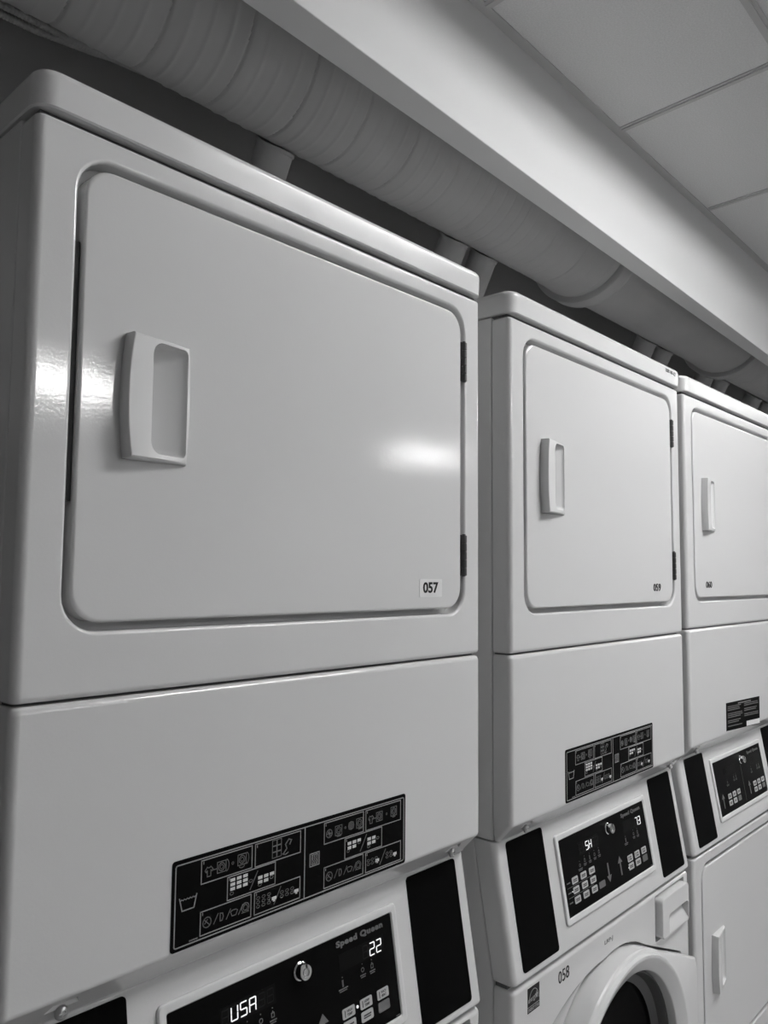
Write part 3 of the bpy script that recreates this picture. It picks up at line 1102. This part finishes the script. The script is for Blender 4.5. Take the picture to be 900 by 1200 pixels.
machine('white stacked washer dryer nearest the camera, number 057 on its dryer door', (0, 0, 0), (0, 0, 0),
        'washer_a', '057', (0.5320, 1.5140), True, None, ' USA  ', '-- 22')
machine('white stacked washer dryer in the middle, number 059 above and 058 below', (0.7172 + 1.5 * 0.0014, -0.008 + 1.5 * 0.0007, -0.0053), (0.0007, -0.0014, 0.0118),
        'washer_b', '059', (0.5170, 1.5148), False, '058', '  SH  ', '-- 73')
machine('white stacked pair of dryers farthest right, number 060 on its upper door', (1.4172, 0.0069, 0.0002), (0, 0, -0.0025),
        'dryers', '060', (0.1120, 1.5142), False, None, '  ----', '  ---')

# ---------------------------------------------------------------- duct, vent pipes, conduit behind the soffit
DY, DZ, DR = 0.536, 2.5905, 0.1595
DT = 0.0050                        # the duct drops slightly to the right
duct = thing('air_duct', 'thick round painted air duct running above the machines behind the soffit', 'duct', (0, DY, DZ + 2 * DT), (0, DT, 0))


def duct_section(x0, x1, r, ribs, flare=None):
    n = 72
    pitch = 0.152
    step = 0.0025 if ribs else 0.02
    nx = int((x1 - x0) / step)
    secs = []
    for i in range(nx + 1):
        x = x0 + (x1 - x0) * i / nx
        ring = []
        for k in range(n):
            t = 2 * PI * k / n
            rr = r
            if ribs:
                ph = ((x - pitch * k / n * 1.0) / pitch) % 1.0
                fade = 1.0 if x < 0.9 else max(0.35, 1 - (x - 0.9) * 0.9)
                if x > 2.5:
                    fade = 0.8
                d = min(ph, 1 - ph) * pitch            # distance from the lock seam
                rr -= 0.0045 * max(0.6, fade) * math.exp(-(d / 0.0022) ** 2)
                q = (ph * 4) % 1.0
                d4 = min(q, 1 - q) * pitch / 4
                if 0.12 < ph < 0.88:
                    rr += 0.0019 * fade * math.exp(-(d4 / 0.0036) ** 2)
            if flare and x > x1 - flare[0]:
                s = (x - (x1 - flare[0])) / flare[0]
                rr += flare[1] * s ** 2.2
            ring.append((x, rr * math.cos(t), rr * math.sin(t)))
        secs.append(ring)
    return loft(secs)


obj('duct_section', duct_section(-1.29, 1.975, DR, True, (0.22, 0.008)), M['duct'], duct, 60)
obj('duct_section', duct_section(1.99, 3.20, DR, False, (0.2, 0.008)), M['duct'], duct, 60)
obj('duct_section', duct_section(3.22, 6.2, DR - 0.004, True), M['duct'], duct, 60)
for x in (1.962, 3.19):
    bm = lathe([(-0.010, DR + 0.004), (-0.010, DR + 0.020), (-0.006, DR + 0.025), (0.000, DR + 0.022), (0.042, DR + 0.022), (0.048, DR + 0.026), (0.054, DR + 0.023), (0.055, DR - 0.004)],
               (x, 0, 0), (1, 0, 0), 72, False, False)
    obj('duct_flange', bm, M['duct'], duct, 40)

for i, (x, lab) in enumerate(((0.795, 'painted vent pipe under the duct behind the first machine, standing alone'),
                              (1.436, 'left pipe of the two vent pipes over the gap between first and middle machines'),
                              (1.577, 'right pipe of the two vent pipes over the gap between first and middle machines'),
                              (2.672, 'left pipe of the two vent pipes over the right half of the middle machine'),
                              (2.826, 'right pipe of the two vent pipes over the right half of the middle machine'),
                              (3.29, 'left pipe of the two vent pipes over the farthest machine'),
                              (3.47, 'right pipe of the two vent pipes over the farthest machine'),
                              (3.93, 'left pipe of the last two vent pipes at the right edge of the photo'),
                              (4.15, 'right pipe of the last two vent pipes at the right edge of the photo'))):
    d = Vector((0, 0.45, -0.893)).normalized()
    dz = DZ + DT * (2 - x)
    y0, z0 = DY + 0.114, dz - 0.1305            # where the pipe leaves the duct
    r = 0.042
    path = [d * -0.10, d * 0.0, d * 0.10, d * 0.20, d * 0.29]
    e = path[-1]
    path += [e + Vector((0, 0.012, -0.03)), e + Vector((0, 0.018, -0.065)), e + Vector((0, 0.018, -0.15)), e + Vector((0, 0.018, -0.80)), e + Vector((0, 0.027, -0.84)), e + Vector((0, 0.055, -0.875)), e + Vector((0, 0.085, -0.885)), e + Vector((0, 0.137, -0.886))]
    t = thing('vent_pipe', lab, 'pipe', (x, y0, z0), group='vent pipes behind the machines')
    cyl = lambda rr: lathe([(-0.4, rr), (0.4, rr)], (0, DY - y0, dz - z0), (1, 0, 0), 72)
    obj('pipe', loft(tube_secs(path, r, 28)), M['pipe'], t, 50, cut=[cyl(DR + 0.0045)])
    # saddle collar lying on the duct
    bm = loft(tube_secs([d * -0.12, d * 0.10], r + 0.003, 28))
    collar = loft(tube_secs([d * -0.14, d * 0.12], r, 28))
    keep_r = [(-0.4, DR + 0.012), (-0.4, 0.6), (0.4, 0.6), (0.4, DR + 0.012), (-0.4, DR + 0.012)]
    keep = lathe(keep_r, (0, DY - y0, dz - z0), (1, 0, 0), 72, False, False)
    bmesh.ops.remove_doubles(keep, verts=keep.verts, dist=1e-6)
    obj('pipe_collar', bm, M['pipe'], t, 50, cut=[cyl(DR + 0.0046), collar, keep])


def flex(label, pts, r):
    P = [Vector(p) for p in pts]
    dense, rad = [], []
    for a, b in zip(P, P[1:]):
        n = max(2, int((b - a).length / 0.0022))
        for i in range(n):
            dense.append(a.lerp(b, i / n))
    for i in range(len(dense)):
        rad.append(r * (1.0 + 0.13 * math.sin(i * PI / 1.5)))
    o = obj('flexible_conduit', loft(tube_secs(dense, rad, 10)), M['conduit'], None, 70)
    tag(o, label, 'conduit', 'flexible conduits behind the duct')


flex('lower ribbed flexible conduit below the duct at the top left corner', [(-0.6, 0.86, 2.597), (0.0, 0.86, 2.603), (0.35, 0.86, 2.610), (0.47, 0.86, 2.626), (0.75, 0.86, 2.68), (1.2, 0.86, 2.76)], 0.0075)
flex('upper ribbed flexible conduit tucked against the duct at the top left corner', [(-0.6, 0.82, 2.590), (0.0, 0.82, 2.594), (0.33, 0.82, 2.600), (0.44, 0.82, 2.602), (0.8, 0.82, 2.63), (1.4, 0.82, 2.69)], 0.0075)
